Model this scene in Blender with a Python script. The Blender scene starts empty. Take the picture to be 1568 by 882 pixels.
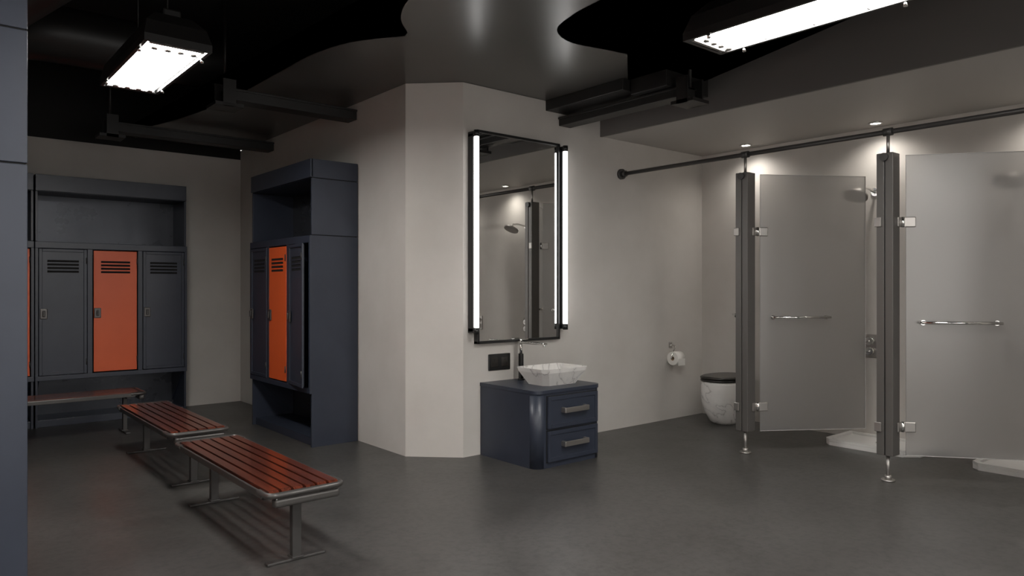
import bpy, bmesh, math
from mathutils import Vector, Matrix
sc=bpy.context.scene
COL=sc.collection
R=math.radians

# ---------------------------------------------------------------- materials
def nodes(name):
    m=bpy.data.materials.new(name); m.use_nodes=True
    nt=m.node_tree; nt.nodes.clear()
    out=nt.nodes.new('ShaderNodeOutputMaterial')
    return m,nt,out
def mat(name,c1,c2=None,rough=.5,metal=0,scale=4,detail=6,bump=0,bscale=40,rvar=0,stretch=(1,1,1),spec=.5,coat=0,lo=.35,hi=.65,fine=None,fdark=.62):
    m,nt,out=nodes(name); N=nt.nodes; L=nt.links
    b=N.new('ShaderNodeBsdfPrincipled'); L.new(b.outputs[0],out.inputs[0])
    b.inputs['Base Color'].default_value=(*c1,1); b.inputs['Roughness'].default_value=rough
    b.inputs['Metallic'].default_value=metal; b.inputs['Specular IOR Level'].default_value=spec
    b.inputs['Coat Weight'].default_value=coat; b.inputs['Coat Roughness'].default_value=.12
    tc=N.new('ShaderNodeTexCoord'); mp=N.new('ShaderNodeMapping'); mp.inputs['Scale'].default_value=stretch
    L.new(tc.outputs['Object'],mp.inputs[0])
    if c2 or rvar:
        n=N.new('ShaderNodeTexNoise'); n.inputs['Scale'].default_value=scale; n.inputs['Detail'].default_value=detail
        n.inputs['Roughness'].default_value=.6
        L.new(mp.outputs[0],n.inputs['Vector'])
        if c2:
            r=N.new('ShaderNodeValToRGB'); r.color_ramp.elements[0].position=lo; r.color_ramp.elements[1].position=hi
            r.color_ramp.elements[0].color=(*c1,1); r.color_ramp.elements[1].color=(*c2,1)
            L.new(n.outputs['Fac'],r.inputs[0])
            if fine:
                n3=N.new('ShaderNodeTexNoise'); n3.inputs['Scale'].default_value=fine; n3.inputs['Detail'].default_value=6; n3.inputs['Roughness'].default_value=.7
                L.new(mp.outputs[0],n3.inputs['Vector'])
                r3=N.new('ShaderNodeValToRGB'); r3.color_ramp.elements[0].position=.36; r3.color_ramp.elements[1].position=.56
                r3.color_ramp.elements[0].color=(fdark,fdark,fdark,1); r3.color_ramp.elements[1].color=(1,1,1,1)
                L.new(n3.outputs['Fac'],r3.inputs[0])
                mx=N.new('ShaderNodeMix'); mx.data_type='RGBA'; mx.blend_type='MULTIPLY'; mx.inputs[0].default_value=1
                L.new(r.outputs[0],mx.inputs[6]); L.new(r3.outputs[0],mx.inputs[7]); L.new(mx.outputs[2],b.inputs['Base Color'])
            else: L.new(r.outputs[0],b.inputs['Base Color'])
        if rvar:
            q=N.new('ShaderNodeMapRange'); q.inputs[1].default_value=.35; q.inputs[2].default_value=.65
            q.inputs[3].default_value=rough-rvar; q.inputs[4].default_value=rough+rvar
            L.new(n.outputs['Fac'],q.inputs[0]); L.new(q.outputs[0],b.inputs['Roughness'])
    if bump:
        n2=N.new('ShaderNodeTexNoise'); n2.inputs['Scale'].default_value=bscale; n2.inputs['Detail'].default_value=5
        L.new(mp.outputs[0],n2.inputs['Vector'])
        bp=N.new('ShaderNodeBump'); bp.inputs['Strength'].default_value=bump; bp.inputs['Distance'].default_value=.01
        L.new(n2.outputs['Fac'],bp.inputs['Height']); L.new(bp.outputs[0],b.inputs['Normal'])
    return m
def emit(name,c,s):
    m,nt,out=nodes(name); e=nt.nodes.new('ShaderNodeEmission'); e.inputs[0].default_value=(*c,1); e.inputs[1].default_value=s
    nt.links.new(e.outputs[0],out.inputs[0]); return m
def marble(name):
    m,nt,out=nodes(name); N=nt.nodes; L=nt.links
    b=N.new('ShaderNodeBsdfPrincipled'); L.new(b.outputs[0],out.inputs[0]); b.inputs['Roughness'].default_value=.2
    tc=N.new('ShaderNodeTexCoord'); n=N.new('ShaderNodeTexNoise'); n.inputs['Scale'].default_value=2.6; n.inputs['Detail'].default_value=6
    n.inputs['Distortion'].default_value=1.0
    L.new(tc.outputs['Object'],n.inputs['Vector'])
    r=N.new('ShaderNodeValToRGB'); cr=r.color_ramp
    cr.elements[0].position=.40; cr.elements[0].color=(.66,.64,.61,1)
    cr.elements[1].position=.56; cr.elements[1].color=(.66,.64,.61,1)
    e=cr.elements.new(.485); e.color=(.36,.34,.32,1)
    e=cr.elements.new(.474); e.color=(.60,.58,.56,1); e=cr.elements.new(.496); e.color=(.62,.60,.58,1)
    L.new(n.outputs['Fac'],r.inputs[0]); L.new(r.outputs[0],b.inputs['Base Color']); return m
def frosted(name):
    m,nt,out=nodes(name); N=nt.nodes; L=nt.links
    rf=N.new('ShaderNodeBsdfRefraction'); rf.inputs['Roughness'].default_value=.36; rf.inputs['IOR'].default_value=1.14; rf.inputs[0].default_value=(.92,.91,.90,1)
    tl=N.new('ShaderNodeBsdfTranslucent'); tl.inputs[0].default_value=(.62,.61,.60,1)
    tr=N.new('ShaderNodeBsdfTransparent'); tr.inputs[0].default_value=(.8,.8,.8,1)
    gl=N.new('ShaderNodeBsdfGlossy'); gl.inputs['Roughness'].default_value=.3
    df=N.new('ShaderNodeBsdfDiffuse'); df.inputs[0].default_value=(.42,.41,.40,1)
    def mix(a,b,f):
        x=N.new('ShaderNodeMixShader'); x.inputs[0].default_value=f; L.new(a.outputs[0],x.inputs[1]); L.new(b.outputs[0],x.inputs[2]); return x
    a=mix(rf,tl,.25); a=mix(a,tr,.06); a=mix(a,df,.14); a=mix(a,gl,.08)
    L.new(a.outputs[0],out.inputs[0]); return m

M_wall=mat('plaster_wall',(.475,.448,.415),(.535,.507,.475),rough=.75,scale=1.3,detail=9,bump=.15,bscale=9)
M_floor=mat('concrete_floor',(.050,.047,.044),(.070,.066,.062),rough=.36,scale=1.1,detail=7,bump=.05,bscale=30,rvar=.05,lo=.35,hi=.65,fine=26,fdark=.62)
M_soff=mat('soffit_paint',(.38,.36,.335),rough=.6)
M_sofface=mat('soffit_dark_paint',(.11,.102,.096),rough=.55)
M_ceil=mat('ceiling_dark_gloss',(.060,.055,.051),(.070,.065,.06),rough=.28,scale=1,spec=.8)
M_black=mat('plenum_black',(.006,.0055,.005),rough=.8)
M_duct=mat('duct_black',(.013,.012,.0115),rough=.42)
M_navy=mat('navy_metal',(.023,.028,.043),(.028,.034,.051),rough=.38,scale=3)
M_navyg=mat('navy_gloss_metal',(.026,.029,.038),(.038,.042,.052),rough=.30,metal=.4,scale=3,rvar=.06)
M_gap=mat('dark_gap',(.004,.004,.004),rough=.9)
M_orange=mat('orange_metal',(.66,.098,.020),(.70,.108,.023),rough=.42,scale=3)
M_wood=mat('red_wood',(.040,.009,.005),(.115,.026,.013),rough=.24,scale=4,stretch=(9,.6,9),coat=.45,bump=.05,bscale=20)
M_steel=mat('brushed_steel',(.38,.36,.34),rough=.38,metal=.9)
M_rim=mat('bench_steel',(.085,.08,.076),rough=.3,metal=.5)
M_post=mat('post_steel',(.105,.098,.092),rough=.36,metal=.35)
M_chrome=mat('chrome',(.75,.74,.72),rough=.12,metal=1)
M_blackmetal=mat('black_metal',(.012,.012,.012),rough=.35)
M_gun=mat('gunmetal',(.06,.057,.055),rough=.4,metal=.4)
M_mirror=mat('mirror_glass',(.80,.80,.79),rough=.01,metal=1)
M_marble=marble('white_marble')
M_frost=frosted('frosted_glass')
M_edge=mat('glass_edge',(.42,.41,.40),rough=.3)
M_white=mat('white_ceramic',(.60,.59,.57),rough=.35)
M_paper=mat('tissue_paper',(.68,.66,.62),rough=.9)
M_card=mat('cardboard',(.35,.25,.16),rough=.9)
M_lid=mat('dark_lid',(.02,.018,.016),rough=.25)
M_panel=emit('lamp_panel',(1,.98,.95),55)
M_tube=emit('tube_glow',(1,.98,.96),7)
M_dl=emit('downlight_glow',(1,.97,.92),14)

# ---------------------------------------------------------------- helpers
def link(o,parent=None):
    COL.objects.link(o)
    if parent is not None: o.parent=parent
    return o
def empty(name,loc=(0,0,0),rz=0,parent=None):
    e=bpy.data.objects.new(name,None); e.location=loc; e.rotation_euler=(0,0,rz); e.empty_display_size=.1
    return link(e,parent)
def meshobj(name,bm,m,parent=None,bev=0,seg=2,smooth=False):
    bmesh.ops.recalc_face_normals(bm,faces=bm.faces)
    me=bpy.data.meshes.new(name); bm.to_mesh(me); bm.free()
    if isinstance(m,(list,tuple)):
        for k in m: me.materials.append(k)
    else: me.materials.append(m)
    if smooth:
        for p in me.polygons: p.use_smooth=True
    o=bpy.data.objects.new(name,me); link(o,parent)
    if bev:
        b=o.modifiers.new('bevel','BEVEL'); b.width=bev; b.segments=seg; b.limit_method='ANGLE'; b.angle_limit=R(40)
    return o
def box(name,x0,x1,y0,y1,z0,z1,m,parent=None,bev=0,seg=2):
    bm=bmesh.new(); c=Vector(((x0+x1)/2,(y0+y1)/2,(z0+z1)/2))
    bmesh.ops.create_cube(bm,size=1)
    for v in bm.verts: v.co=Vector((v.co.x*(x1-x0),v.co.y*(y1-y0),v.co.z*(z1-z0)))
    o=meshobj(name,bm,m,parent,bev,seg); o.location=c; return o
def prism(name,pts,z0,z1,m,parent=None,bev=0,smooth=False):
    bm=bmesh.new()
    a=[bm.verts.new((p[0],p[1],z0)) for p in pts]; b=[bm.verts.new((p[0],p[1],z1)) for p in pts]
    f1=bm.faces.new(a); f2=bm.faces.new(b[::-1]); n=len(pts)
    for i in range(n):
        f=bm.faces.new((a[i],a[(i+1)%n],b[(i+1)%n],b[i])); f.smooth=smooth and (Vector(pts[i])-Vector(pts[(i+1)%n])).length<.03
    bmesh.ops.triangulate(bm,faces=[f1,f2],ngon_method='EAR_CLIP')
    return meshobj(name,bm,m,parent,bev)
def cyl(name,p0,p1,r,m,parent=None,seg=24,r2=None):
    p0=Vector(p0);p1=Vector(p1);d=p1-p0; L=d.length
    bm=bmesh.new(); bmesh.ops.create_cone(bm,cap_ends=True,segments=seg,radius1=r,radius2=r if r2 is None else r2,depth=L)
    for f in bm.faces: f.smooth=len(f.verts)==4
    o=meshobj(name,bm,m,parent)
    o.location=(p0+p1)/2; o.rotation_euler=d.to_track_quat('Z','Y').to_euler(); return o
def tube(name,pts,r,m,parent=None,cyclic=False,res=4):
    cu=bpy.data.curves.new(name,'CURVE'); cu.dimensions='3D'; cu.bevel_depth=r; cu.bevel_resolution=res; cu.use_fill_caps=True
    s=cu.splines.new('POLY'); s.points.add(len(pts)-1)
    for i,p in enumerate(pts): s.points[i].co=(*p,1)
    s.use_cyclic_u=cyclic; cu.materials.append(m)
    o=bpy.data.objects.new(name,cu); bpy.context.view_layer.update()
    me=bpy.data.meshes.new_from_object(o); 
    for p in me.polygons: p.use_smooth=True
    o2=bpy.data.objects.new(name,me); bpy.data.objects.remove(o); return link(o2,parent)
def rings(name,rs,m,parent=None,smooth=True,cap=True,inner=None):
    bm=bmesh.new(); prev=None; first=None
    for r in rs:
        cur=[bm.verts.new(p) for p in r]
        if prev:
            n=len(cur)
            for i in range(n): bm.faces.new((prev[i],prev[(i+1)%n],cur[(i+1)%n],cur[i]))
        else: first=cur
        prev=cur
    if cap: bm.faces.new(first); bm.faces.new(prev)
    o=meshobj(name,bm,m,parent)
    if smooth:
        for p in o.data.polygons: p.use_smooth=len(p.vertices)==4
    return o
def arc(cx,cy,r,a0,a1,n=8):
    return [(cx+r*math.cos(R(a0+(a1-a0)*i/n)),cy+r*math.sin(R(a0+(a1-a0)*i/n))) for i in range(n+1)]
def catmull(P,n=8):
    out=[]
    for i in range(len(P)-1):
        p0=P[max(i-1,0)];p1=P[i];p2=P[i+1];p3=P[min(i+2,len(P)-1)]
        for k in range(n):
            t=k/n
            out.append(tuple(.5*((2*p1[j])+(-p0[j]+p2[j])*t+(2*p0[j]-5*p1[j]+4*p2[j]-p3[j])*t*t+(-p0[j]+3*p1[j]-3*p2[j]+p3[j])*t**3) for j in (0,1)))
    out.append(P[-1]); return out

# ---------------------------------------------------------------- room shell
YW=4.65; XS=3.07; XR=6.585; YB=8.7; XL=-1.6; YF=-2.2
ZC=3.0; ZT=3.65
box('floor',XL-.15,XR+.15,YF-.15,YB+.15,-.1,0,M_floor)
box('wall_back',XL-.15,XS,YB,YB+.15,0,2.88,M_wall)
box('wall_alcove',XS,XS+.15,4.98,YB+.15,0,ZC-.012,M_wall)
prism('wall_chamfer',[(3.07,4.98),(3.40,4.65),(3.50,4.75),(3.17,5.08)],0,ZC-.012,M_wall)
box('wall_mirror_side',3.40,XR+.15,YW,YW+.15,0,ZC-.012,M_wall)
box('wall_right',XR,XR+.15,YF-.15,YW,0,ZC,M_wall)
box('wall_left',XL-.15,XL,YF,YB,0,2.88,M_wall)
# front wall behind the camera, its wide window added for soft fill light
WX0,WX1,WZ0,WZ1=-1.1,4.6,.45,2.75
box('wall_front_left',XL-.15,WX0,YF-.15,YF,0,ZC,M_wall)
box('wall_front_right',WX1,XR,YF-.15,YF,0,ZC,M_wall)
box('wall_front_sill',WX0,WX1,YF-.15,YF,0,WZ0,M_wall)
box('wall_front_lintel',WX0,WX1,YF-.15,YF,WZ1,ZC,M_wall)
wi=empty('fill_window',(0,YF-.08,0))
for k in range(5):
    x=WX0+(WX1-WX0)*k/4; x=min(max(x,WX0+.025),WX1-.025)
    box('mullion',x-.025,x+.025,-.03,.03,WZ0,WZ1,M_blackmetal,wi)
for z in(WZ0+.02,WZ1-.02): box('frame_bar',WX0,WX1,-.03,.03,z-.02,z+.02,M_blackmetal,wi)
pl=bpy.data.lights.new('fill_window_portal','AREA'); pl.shape='RECTANGLE'; pl.size=WX1-WX0; pl.size_y=WZ1-WZ0; pl.energy=1; pl.cycles.is_portal=True
po=bpy.data.objects.new('fill_portal',pl); po.location=((WX0+WX1)/2,-.09,(WZ0+WZ1)/2); po.rotation_euler=(R(90),0,0); link(po,wi)  # steers world light in through the added fill window
# plenum
box('ceiling',XL-.15,XR+.15,YF-.15,YB+.15,ZT,ZT+.1,M_black)
box('trim_plenum_shade_back',XL-.15,XS,YB,YB+.15,2.88,ZT,M_black)  # black plenum band, set low so it also paints the shaded wall top
box('trim_plenum_left',XL-.15,XL,YF,YB,2.88,ZT,M_black)
box('trim_plenum_alcove',XS,XS+.15,4.98,YB,ZC+.02,ZT,M_black)
box('trim_plenum_mirror',XS,XR,YW,YW+.15,ZC+.02,ZT,M_black)
box('trim_plenum_front',XL-.15,XR,YF-.15,YF,ZC,ZT,M_black)
# soffit above stalls
box('ceiling_soffit',5.01,XR,YF,YW,2.77,2.80,M_soff)
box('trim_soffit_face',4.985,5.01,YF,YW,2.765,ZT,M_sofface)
# curvy dark hung ceiling sheet
edgeL=catmull([(1.7,8.66),(2.0,7.6),(2.15,6.6),(2.17,5.9),(2.18,5.3),(2.19,4.8),(2.28,4.38),(2.49,4.05)])+catmull([(2.47,3.98),(2.31,3.8),(2.2,3.55),(2.15,3.2),(2.2,2.4),(2.3,YF+.02)])
edgeR=catmull([(3.0,YF+.02),(3.0,1.6),(3.0,2.4),(3.03,2.85),(3.07,3.1),(3.17,3.33),(3.4,3.44),(3.7,3.39),(3.88,3.36)])+[(4.36,3.77),(4.98,3.77)]
poly=edgeL+edgeR+[(4.98,4.70),(3.42,4.70),(3.12,5.0),(3.12,8.66)]
prism('ceiling_hung_panel',poly,ZC-.01,ZC+.015,M_ceil)

# ---------------------------------------------------------------- locker units
def locker_unit(loc,rz,colors,open_idx=None,end_panel=False):
    W,D,H=1.37,.43,2.445
    u=empty('locker_cabinet',loc,rz)
    t=.02; g=.003
    for s,(xa,xb) in enumerate(((0,t),(W-t,W))):
        for k,(za,zb) in enumerate(((0,1.80-g),(1.80+g,2.285-g),(2.285+g,H))):
            box(f'side_panel_{s}_{k}',xa,xb,0,D,za,zb,M_navy,u,.002)
            if end_panel and s==0: box(f'end_panel_{k}',-.025,-.005,-.05,D,za,zb,M_navy,u,.002)
        box(f'side_seam_{s}',xa+.004,xb-.004,.006,D-.01,.01,H-.01,M_gap,u)
    if end_panel: box('end_panel_core',-.02,-.002,-.045,D-.01,.01,H-.01,M_gap,u)
    box('back_panel',t,W-t,D-.015,D,0,H,M_navyg,u)
    box('top_fascia',0,W,-.012,.012,2.285+g,H,M_navy,u,.003)
    box('top_panel',t,W-t,.012,D-.015,H-.02,H-.001,M_navy,u)
    box('shelf_soffit',t,W-t,.012,D-.015,2.285,2.30,M_navy,u)
    box('shelf',t,W-t,.0,D-.015,1.775,1.80,M_navy,u)
    box('front_rail_top',-.004,W+.004,-.02,.0,1.735,1.797,M_navy,u,.003)
    box('front_rail_bottom',-.004,W+.004,-.02,.0,.455,.50,M_navy,u,.003)
    box('locker_floor',t,W-t,0,D-.015,.455,.475,M_navy,u)
    box('plinth',t,W-t,.03,D-.015,0,.07,M_navy,u,.003)
    for i in (0,1): # niche gussets
        xa=t if i==0 else W-t-.015
        bm=bmesh.new(); pts=[(xa,.02,.455),(xa,D-.02,.455),(xa,D-.02,.10)]
        a=[bm.verts.new(p) for p in pts]; b=[bm.verts.new((p[0]+.015,p[1],p[2])) for p in pts]
        bm.faces.new(a); bm.faces.new(b[::-1])
        for k in range(3): bm.faces.new((a[k],a[(k+1)%3],b[(k+1)%3],b[k]))
        meshobj(f'niche_gusset_{i}',bm,M_navy,u)
    pw=W/3
    for i in range(4):
        x=i*pw; xa=max(-.004,x-.022); xb=min(W+.004,x+.022)
        if i in(1,2): box(f'partition_{i}',x-.008,x+.008,0,D-.02,.48,1.77,M_navy,u)
        box(f'stile_{i}',xa,xb,-.02,0,.50,1.735,M_navy,u,.002)
    for i,c in enumerate(colors):
        xa=i*pw+.026; w=pw-.052; za,zb=.505,1.73
        cm=M_orange if c=='o' else M_navy
        p=empty(f'door_{i}',(xa,-.017,0),0,u)
        if open_idx==i: p.rotation_euler=(0,0,R(-7))
        box(f'door_panel_{i}',.012,w-.012,.004,.014,za+.012,zb-.012,cm,p)
        fm=M_navy
        if c=='o':
            box(f'door_face_{i}',.006,w-.006,-.004,.006,za+.006,zb-.006,cm,p,.003)
            yf=-.004
        else:
            fw=.028
            box('door_frame_l',0,fw,-.008,.006,za,zb,fm,p,.003); box('door_frame_r',w-fw,w,-.008,.006,za,zb,fm,p,.003)
            box('door_frame_t',fw,w-fw,-.008,.006,zb-fw,zb,fm,p,.003); box('door_frame_b',fw,w-fw,-.008,.006,za,za+fw,fm,p,.003)
            yf=.004
        for k in range(4):
            z=1.50+.034*k
            box(f'louvre_slot_{k}',.07,w-.07,yf-.002,yf+.002,z,z+.020,M_gap,p)
            box(f'louvre_lip_{k}',.07,w-.07,yf-.008,yf,z+.020,z+.024,cm,p)
        box('handle_plate',.008,.070,-.016,-.004,1.05,1.15,M_rim,p,.012,3)
        box('handle_grip',.028,.05,-.032,-.014,1.07,1.13,M_gun,p,.006)
        for zh in (.62,1.62): cyl('hinge',(w-.006,-.012,zh-.03),(w-.006,-.012,zh+.03),.005,M_gun,p,10)
    return u
YL=8.24
locker_unit((.955,YL,0),0,'non')
locker_unit((-.43,YL,0),0,'ono')
locker_unit((2.63,7.13,0),R(-90),'non',2)
locker_unit((.290,3.16,0),R(90),'ooo',None,True)  # hidden doors all orange, chosen to bounce red onto the floor
box('wall_pier',-.35,-.145,3.0,4.7,0,2.88,M_wall)

# ---------------------------------------------------------------- benches
def bench(cx,cy,rz=0,L=1.55):
    W=.38; s=.388
    b=empty('wooden_slat_bench',(cx,cy,0),rz)
    n=6; gap=.014; sw=(W-gap*(n-1)-.03)/n
    for i in range(n):
        x=-W/2+.015+i*(sw+gap)
        prof=[]; r=.035; h=L/2-.01
        prof+= [(-h+r-r*math.cos(R(a)),s-r+r*math.sin(R(a))) for a in range(0,91,15)]
        prof+= [(h-r+r*math.sin(R(a)),s-r+r*math.cos(R(a))) for a in range(0,91,15)]
        r2=r-.022
        prof+= [(h-r+r2*math.sin(R(a)),s-r+r2*math.cos(R(a))) for a in range(90,-1,-15)]
        prof+= [(-h+r-r2*math.cos(R(a)),s-r+r2*math.sin(R(a))) for a in range(0,91,15)][::-1]
        bm=bmesh.new(); A=[bm.verts.new((x,p[0],p[1])) for p in prof]; B=[bm.verts.new((x+sw,p[0],p[1])) for p in prof]
        f1=bm.faces.new(A); f2=bm.faces.new(B[::-1]); N=len(prof)
        for k in range(N): bm.faces.new((A[k],A[(k+1)%N],B[(k+1)%N],B[k]))
        bmesh.ops.triangulate(bm,faces=[f1,f2],ngon_method='EAR_CLIP')
        meshobj(f'slat_{i}',bm,M_wood,b)
    for sg in (-1,1):
        e=sg*(L/2+.006)
        pts=[]
        for t in range(0,91,15): pts.append((-W/2+.04-.04*math.cos(R(t)),e-sg*.04+sg*.04*math.sin(R(t)),s-.016))
        for t in range(0,91,15): pts.append((W/2-.04+.04*math.sin(R(t)),e-sg*.04+sg*.04*math.cos(R(t)),s-.016))
        pts=[(-W/2,e-sg*.12,s-.016)]+pts+[(W/2,e-sg*.12,s-.016)]
        tube('end_rim',pts,.014,M_rim,b)
        box('end_channel',-W/2+.03,W/2-.015,min(e+sg*.002,e-sg*.05),max(e+sg*.002,e-sg*.05),s-.078,s-.034,M_rim,b,.014,3)
        yl=sg*(L/2-.13)
        box('leg_post',-.024,.024,yl-.018,yl+.018,.012,s-.06,M_gun,b,.003)
        box('leg_foot',-.15,.15,yl-.022,yl+.022,0,.014,M_gun,b,.004)
        box('leg_crosshead',-W/2+.02,W/2-.02,yl-.018,yl+.018,s-.062,s-.026,M_gun,b,.003)
        box('leg_gusset',-.03,.03,yl-.03,yl+.03,.012,.022,M_gun,b,.002)
    for sg in (-1,1):
        box('side_rail',sg*(W/2)-.006,sg*(W/2)+.006,-L/2+.08,L/2-.08,s-.042,s-.008,M_rim,b,.003)
        box('under_rail',sg*.1-.012,sg*.1+.012,-L/2+.04,L/2-.04,s-.045,s-.024,M_gun,b)
    return b
bench(1.49,4.07,0,1.50)
bench(1.53,5.885,0,1.53)
bench(.96,7.54,R(90),1.5)

# ---------------------------------------------------------------- vanity
v=empty('vanity_cabinet',(3.57,3.97,0))
W,D,H=.70,YW-3.97-.003,.585
def rr(x0,x1,y0,y1,r): return arc(x0+r,y0+r,r,180,270)+arc(x1-r,y0+r,r,270,360)+[(x1,y1),(x0,y1)]
prism('body',rr(0,W,0,D,.075),0,H-.028,M_navy,v,0,True)
prism('worktop',rr(-.006,W+.006,-.008,D,.08),H-.028,H,M_navy,v,.004)
for k,(za,zb) in enumerate(((.045,.275),(.295,.535))):
    x0,x1=.105,W-.06
    box(f'drawer_gap_{k}',x0-.006,x1+.006,-.002,.004,za-.006,zb+.006,M_gap,v)
    box(f'drawer_front_{k}',x0,x1,-.014,.0,za,zb,M_navy,v,.003)
    fw=.03
    for nm,a in (('l',(x0,x0+fw,za,zb)),('r',(x1-fw,x1,za,zb)),('b',(x0+fw,x1-fw,za,za+fw)),('t',(x0+fw,x1-fw,zb-fw,zb))):
        box('drawer_frame_'+nm,a[0],a[1],-.02,-.012,a[2],a[3],M_navy,v,.002)
    zc=(za+zb)/2+.01; xc=(x0+x1)/2
    box('handle_bar',xc-.13,xc+.13,-.062,-.05,zc-.02,zc+.02,M_steel,v,.004)
    for s in(-1,1): box('handle_end',xc+s*.118-.012,xc+s*.118+.012,-.055,-.012,zc-.02,zc+.02,M_steel,v,.004)
# basin
bs=empty('marble_vessel_basin',(3.985,4.24,H))
def rect(hx,hy,z,c=.05,n=1):
    return [(-hx+c,-hy,z),(hx-c,-hy,z),(hx,-hy+c,z),(hx,hy-c,z),(hx-c,hy,z),(-hx+c,hy,z),(-hx,hy-c,z),(-hx,-hy+c,z)]
rings('bowl',[rect(.18,.12,0,.04),rect(.24,.175,.105,.04),rect(.25,.182,.135,.04),rect(.238,.170,.135,.04),rect(.225,.158,.115,.04),rect(.15,.10,.025,.035)],M_marble,bs,smooth=False)
cyl('drain',(0,0,.026),(0,0,.03),.022,M_chrome,bs)
# faucet
fa=empty('basin_faucet',(3.93,4.56,H))
cyl('base_ring',(0,0,0),(0,0,.012),.03,M_blackmetal,fa)
box('column',-.017,.017,-.017,.017,.01,.22,M_blackmetal,fa,.006)
cyl('neck',(0,0,.22),(0,0,.315),.012,M_chrome,fa)
box('spout',-.022,.022,-.30,.02,.305,.322,M_chrome,fa,.005)
cyl('nozzle',(0,-.285,.29),(0,-.285,.307),.011,M_chrome,fa)
box('lever',.0,.075,-.008,.008,.333,.342,M_chrome,fa,.003)
cyl('lever_stem',(0,0,.32),(0,0,.34),.01,M_chrome,fa)
# outlet
ou=empty('wall_socket',(3.765,YW,.739))
box('plate',-.115,.115,-.012,-.001,-.068,.068,M_blackmetal,ou,.005)
for s in(-1,1):
    box('socket_insert',s*.055-.038,s*.055+.038,-.015,-.01,-.04,.04,M_lid,ou,.003)
    for dx,dz in((0,.018),(-.014,-.012),(.014,-.012)): box('pin_hole',s*.055+dx-.003,s*.055+dx+.003,-.0165,-.014,dz-.006,dz+.006,M_gap,ou)
# mirror
mi=empty('wall_mirror',(3.505,YW,0))
mw=.915; z0,z1=.90,2.62
box('backing',.01,mw-.01,-.03,-.002,z0+.01,z1-.01,M_blackmetal,mi)
box('glass',.015,mw-.015,-.036,-.03,z0+.015,z1-.015,M_mirror,mi)
for nm,a in(('left',(0,.022,z0,z1)),('right',(mw-.022,mw,z0,z1)),('bottom',(0,mw,z0,z0+.022)),('top',(0,mw,z1-.022,z1))):
    box('frame_'+nm,a[0],a[1],-.05,-.002,a[2],a[3],M_blackmetal,mi,.003)
for nm,X in(('left',3.465),('right',4.445)):
    t=empty('vertical_tube_lamp',(X,YW,0))
    box('back_channel',-.02,.02,-.07,-.002,1.0,2.58,M_blackmetal,t,.003)
    cyl('glass_tube',(0,-.09,1.035),(0,-.09,2.55),.019,M_tube,t)
    for a,b in((.985,1.035),(2.55,2.60)):
        cyl('end_cap',(0,-.09,a),(0,-.09,b),.023,M_blackmetal,t)
        box('bracket',-.02,.02,-.09,-.002,a+.005,b-.005,M_blackmetal,t,.003)

# ---------------------------------------------------------------- stall hardware
XRD=5.27; ZR=2.443
rd=empty('ceiling_track_rail',(XRD,0,ZR))
cyl('rail',(0,YF+.01,0),(0,YW-.002,0),.018,M_gun,rd)
cyl('wall_flange',(0,YW-.03,0),(0,YW-.002,0),.05,M_gun,rd); cyl('wall_flange_neck',(0,YW-.07,0),(0,YW-.03,0),.03,M_gun,rd)
PY=[3.30,2.178,1.055,-.07]
for i,y in enumerate(PY):
    cyl(f'rail_clamp_{i}',(0,y-.03,0),(0,y+.03,0),.027,M_gun,rd)
ZB,ZTOP=.184,2.29
for i,y in enumerate(PY):
    p=empty('steel_post',(XRD,y,0)); h=.056
    box('column_left',-h,h,.004,h,ZB,ZTOP,M_post,p,.004)
    box('column_right',-h,h,-h,-.004,ZB,ZTOP,M_post,p,.004)
    box('column_core',-h+.01,h-.004,-.01,.01,ZB+.004,ZTOP-.004,M_blackmetal,p)
    cyl('rail_hanger',(0,0,ZTOP),(0,0,ZR-.018),.011,M_steel,p)
    cyl('hanger_knob',(-h-.02,0,ZTOP-.03),(-h+.002,0,ZTOP-.03),.028,M_gun,p)
    cyl('foot_stem',(0,0,.01),(0,0,ZB),.013,M_steel,p); cyl('foot_sleeve',(0,0,.01),(0,0,.04),.022,M_steel,p)
    cyl('foot_disc',(0,0,0),(0,0,.012),.045,M_steel,p,32)
    for z in (.38,1.81):
        box('hinge_leaf',h-.05,h+.004,-h-.012,-h,z-.033,z+.033,M_steel,p,.004)
        box('hinge_leaf_front',-h-.012,-h,.02,h+.01,z-.033,z+.033,M_steel,p,.004)
def glass_door(hx,hy,ang,side=1):
    d=empty('frosted_glass_door',(hx,hy,0),ang); L=.93  # hinged stall door of frosted glass
    box('pane',.012,L,-.005,.005,ZB,ZTOP-.015,M_frost,d,.002)
    box('polished_edge_top',.012,L,-.0052,.0052,ZTOP-.015,ZTOP-.011,M_edge,d); box('polished_edge_bottom',.012,L,-.0052,.0052,ZB-.004,ZB,M_edge,d)
    box('polished_edge_side',L,L+.004,-.0052,.0052,ZB-.004,ZTOP-.011,M_edge,d)
    for z in (.38,1.81):
        box('hinge_clamp',-.0,.075,-.014,.014,z-.036,z+.036,M_steel,d,.006)
        cyl('hinge_barrel',(-.006,0,z-.036),(-.006,0,z+.036),.013,M_chrome,d)
    for s in (1,-1):
        cyl('pull_bar',(.10,s*.05,1.11),(.60,s*.05,1.11),.010,M_chrome,d)
        for x in(.12,.58):
            cyl('bar_stud',(x,0,1.11),(x,s*.05,1.11),.008,M_chrome,d); cyl('bar_rose',(x,s*.005,1.11),(x,s*.012,1.11),.018,M_chrome,d)
    return d
glass_door(5.345,3.225,math.atan2(-.51,.78))
glass_door(5.345,2.103,math.atan2(-.785,.62))
glass_door(5.345,.98,math.atan2(-.785,.62))
glass_door(5.345,3.372,math.atan2(.575,.81))
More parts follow.
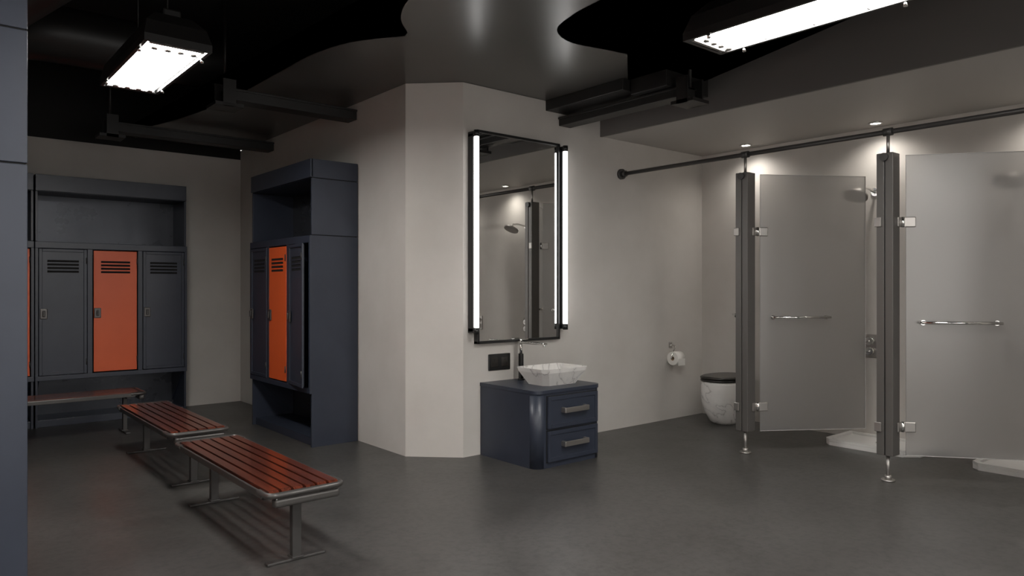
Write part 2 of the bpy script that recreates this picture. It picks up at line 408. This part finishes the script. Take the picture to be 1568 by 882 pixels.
# shower trays
for y in (2.675,1.55,.42):
    tr=empty('shower_tray',(6.08,y,0)); w=.375
    c=.1
    pts=[(0,-w+c),(c,-w),(.50,-w),(.50,w),(c*.5,w),(0,w-c*.5)]
    prism('base',pts,0,.035,M_white,tr,.004)
    outer=pts; inner=[(.04,-w+c+.02),(c+.02,-w+.04),(.46,-w+.04),(.46,w-.04),(c*.5+.02,w-.04),(.04,w-c*.5-.02)]
    bm=bmesh.new(); n=6
    o=[bm.verts.new((*q,.035)) for q in outer]; ot=[bm.verts.new((*q,.055)) for q in outer]; it=[bm.verts.new((*q,.055)) for q in inner]; ib=[bm.verts.new((*q,.036)) for q in inner]
    for k in range(n):
        j=(k+1)%n
        bm.faces.new((o[k],o[j],ot[j],ot[k])); bm.faces.new((ot[k],ot[j],it[j],it[k])); bm.faces.new((it[k],it[j],ib[j],ib[k]))
    meshobj('rim',bm,M_white,tr)
    cyl('drain',(.25,0,.035),(.25,0,.04),.04,M_chrome,tr)
# shower sets
for y in (2.83,1.705,.58):
    s=empty('wall_shower_fitting',(XR,y,0))
    cyl('arm_rose',(-.012,0,2.2),(-.001,0,2.2),.035,M_chrome,s)
    tube('arm',[(-.01,0,2.2),(-.16,0,2.225),(-.24,0,2.22),(-.29,.03,2.18)],.012,M_chrome,s)
    cyl('head',(-.31,.035,2.135),(-.30,.035,2.155),.10,M_steel,s,32); cyl('head_neck',(-.30,.035,2.155),(-.29,.03,2.19),.022,M_chrome,s)
    box('valve_plate',-.014,-.001,-.055,.135,.73,.94,M_steel,s,.008)
    for z in(.79,.88):
        cyl('valve_knob',(-.06,.03,z),(-.012,.03,z),.034,M_chrome,s); box('valve_lever',-.075,-.055,.02,.09,z-.008,z+.008,M_chrome,s,.004)
# toilet
to=empty('toilet',(6.285,4.16,0))
def oval(hx,hy,z,n=40,e=2.4,ox=0):
    r=[]
    for k in range(n):
        t=2*math.pi*k/n; c=math.cos(t); s_=math.sin(t)
        r.append((ox+hx*math.copysign(abs(c)**(2/e),c),hy*math.copysign(abs(s_)**(2/e),s_),z))
    return r
rings('bowl',[oval(.17,.115,0,ox=.05),oval(.205,.14,.03,ox=.035),oval(.245,.17,.12,ox=.015),oval(.268,.19,.22),oval(.275,.198,.32),oval(.275,.198,.40),oval(.268,.192,.425)],M_marble,to)
rings('seat',[oval(.27,.194,.427),oval(.278,.2,.432),oval(.278,.2,.446),oval(.272,.196,.450)],M_lid,to)
rings('lid',[oval(.272,.196,.453),oval(.28,.202,.458),oval(.28,.202,.470),oval(.26,.185,.480)],M_lid,to)
# paper
tp=empty('toilet_paper_holder',(6.03,YW,.634))
box('wall_plate',-.025,.025,-.014,-.001,.10,.16,M_chrome,tp,.004)
tube('arm',[(0,-.01,.13),(0,-.05,.13),(-.005,-.075,.12),(-.03,-.08,.09),(-.072,-.08,.03),(-.075,-.08,0),(.07,-.08,0)],.007,M_chrome,tp)
bm=bmesh.new()
n=40; prof=[(-.06,.022),(-.06,.068),(.06,.068),(.06,.022)]
vs=[[bm.verts.new((px,-.08+r*math.cos(2*math.pi*k/n),r*math.sin(2*math.pi*k/n)-.0)) for (px,r) in prof] for k in range(n)]
for k in range(n):
    for j in range(4):
        f=bm.faces.new((vs[k][j],vs[(k+1)%n][j],vs[(k+1)%n][(j+1)%4],vs[k][(j+1)%4]))
        f.material_index=1 if j==3 else 0; f.smooth=j in(1,3)
meshobj('roll',bm,[M_paper,M_card],tp)
box('loose_sheet',-.055,.055,-.150,-.148,-.07,.0,M_paper,tp)

# downlights
for y in (3.99,2.74,1.49,.24,-1.0):
    d=empty('recessed_downlight',(6.38,y,2.77))
    tube('trim_ring',[(.05*math.cos(2*math.pi*k/32),.05*math.sin(2*math.pi*k/32),-.005) for k in range(32)],.009,M_chrome,d,True)
    cyl('lens',(0,0,-.006),(0,0,-.001),.045,M_dl,d)
    l=bpy.data.lights.new('downlight_lamp','SPOT'); l.energy=27; l.spot_size=R(150); l.spot_blend=1; l.shadow_soft_size=.06; l.color=(1,.95,.88)
    o=bpy.data.objects.new('lamp',l); o.location=(0,0,-.02); link(o,d)

# ---------------------------------------------------------------- luminaires
def luminaire(cx,cy,H=2.72,L=1.10,W=.30):
    u=empty('pendant_light_fixture',(cx,cy,H))
    def q(hx,hy,z): return [(-hx,-hy,z),(hx,-hy,z),(hx,hy,z),(-hx,hy,z)]
    a=W/2+.03; b=L/2+.04
    rings('hood',[q(a-.02,b-.02,.012),q(a-.02,b-.02,-.012),q(a,b,-.012),q(a,b,.03),q(a-.02,b-.04,.12),q(a-.08,b-.11,.19)],M_duct,u,smooth=False)
    box('diffuser',-W/2+.012,W/2-.012,-L/2+.012,L/2-.012,-.006,.006,M_panel,u)
    for k in range(1,4):
        y=-L/2+L*k/4; box(f'divider_{k}',-W/2+.01,W/2-.01,y-.003,y+.003,-.012,-.005,M_steel,u)
    for sx in(-1,1):
        for sy in(-1,1):
            cyl('clip_knob',(sx*(a-.01),sy*(b-.16),-.035),(sx*(a-.01),sy*(b-.16),-.01),.010,M_chrome,u,12)
    for sy in (-1,1):
        for k in (-.7,-.23,.23,.7): cyl('lamp_socket',(k*W/2,sy*(L/2-.06),-.024),(k*W/2,sy*(L/2-.06),-.004),.017,M_steel,u,14)
        box('end_reflector',-W/2+.005,W/2-.005,min(sy*(L/2-.012),sy*(L/2+.008)),max(sy*(L/2-.012),sy*(L/2+.008)),-.012,.004,M_steel,u)
    box('gear_box',-.05,.05,-L/2+.1,L/2-.1,.18,.24,M_duct,u,.01)
    for sy in(-1,1): cyl('suspension_cable',(0,sy*(L/2-.2),.23),(0,sy*(L/2-.2),ZT-H),.004,M_duct,u,8)
    return u
luminaire(1.18,4.90)
luminaire(3.46,1.85)
luminaire(1.18,1.2)  # unseen fixture added as fill light, like those below
luminaire(3.46,-.9)
luminaire(-.9,-.6)
luminaire(-.9,2.2)

# ---------------------------------------------------------------- ducts & beams
du=empty('ventilation_duct',(0,0,0))
box('riser',4.37,4.90,3.40,3.75,2.87,ZT,M_duct,du,.004)
box('riser_flange',4.345,4.925,3.375,3.775,3.02,3.05,M_duct,du)
box('run',4.29,4.88,3.76,YW-.002,2.90,2.99,M_duct,du,.004)
def beam(name,p0,p1,z0,z1,w):
    b=empty(name,(0,0,0)); (x0,y0),(x1,y1)=p0,p1
    if x0==x1: box('tray_body',x0-w/2,x0+w/2,min(y0,y1),max(y0,y1),z0,z1,M_duct,b,.004); box('tray_lip',x0-w/2-.012,x0+w/2+.012,min(y0,y1),max(y0,y1),z1-.018,z1,M_duct,b,.003)
    else: box('tray_body',min(x0,x1),max(x0,x1),y0-w/2,y0+w/2,z0,z1,M_duct,b,.004); box('tray_lip',min(x0,x1),max(x0,x1),y0-w/2-.012,y0+w/2+.012,z1-.018,z1,M_duct,b,.003)
    x,y=p0
    for s in(-1,1):
        if x0==x1: box('stirrup',x+s*(w/2+.022)-.008,x+s*(w/2+.022)+.008,y-.05,y+.05,z0-.06,z1+.06,M_duct,b)
        else: box('stirrup',x-.05,x+.05,y+s*(w/2+.022)-.008,y+s*(w/2+.022)+.008,z0-.06,z1+.06,M_duct,b)
    box('stirrup_base',x-w/2-.03,x+w/2+.03,y-w/2-.03,y+w/2+.03,z0-.06,z0-.035,M_duct,b)
    cyl('hanger_rod',(x,y,z1-.01),(x,y,ZT),.014,M_duct,b,10)
    return b
beam('cable_tray',(4.52,3.30),(4.52,YW-.002),2.79,2.865,.14)
beam('cable_tray',(1.95,5.87),(XS-.002,5.87),2.84,2.93,.16)
beam('cable_tray',(1.50,7.75),(XS-.002,7.75),2.84,2.93,.16)
# curved ducts in the left void
bd=empty('curved_air_duct',(0,0,0))
pts=[(.2,8.6,3.3),(.25,7.2,3.3)]+[(.25+.7*(1-math.cos(R(a))),7.2-.7*math.sin(R(a)),3.3) for a in range(15,91,15)]+[(2.1,6.5,3.3)]
tube('duct_pipe',pts,.22,M_duct,bd)
tube('branch_pipe',[(.75,3.2,3.2),(.7,5.0,3.2),(.45,6.2,3.2),(.2,6.8,3.2)],.14,M_duct,bd)

# ---------------------------------------------------------------- camera / world
cd=bpy.data.cameras.new('camera'); cd.sensor_width=36; cd.lens=25.39; cd.clip_start=.05
co=bpy.data.objects.new('camera',cd); COL.objects.link(co)
co.location=(0,0,1.35); co.rotation_euler=(R(90),0,-math.atan2(.6434,.7657)); sc.camera=co
w=bpy.data.worlds.new('world'); sc.world=w; w.use_nodes=True; w.node_tree.nodes['Background'].inputs[0].default_value=(1,.97,.93,1)
w.node_tree.nodes['Background'].inputs[1].default_value=2.1
sc.view_settings.view_transform='Standard'
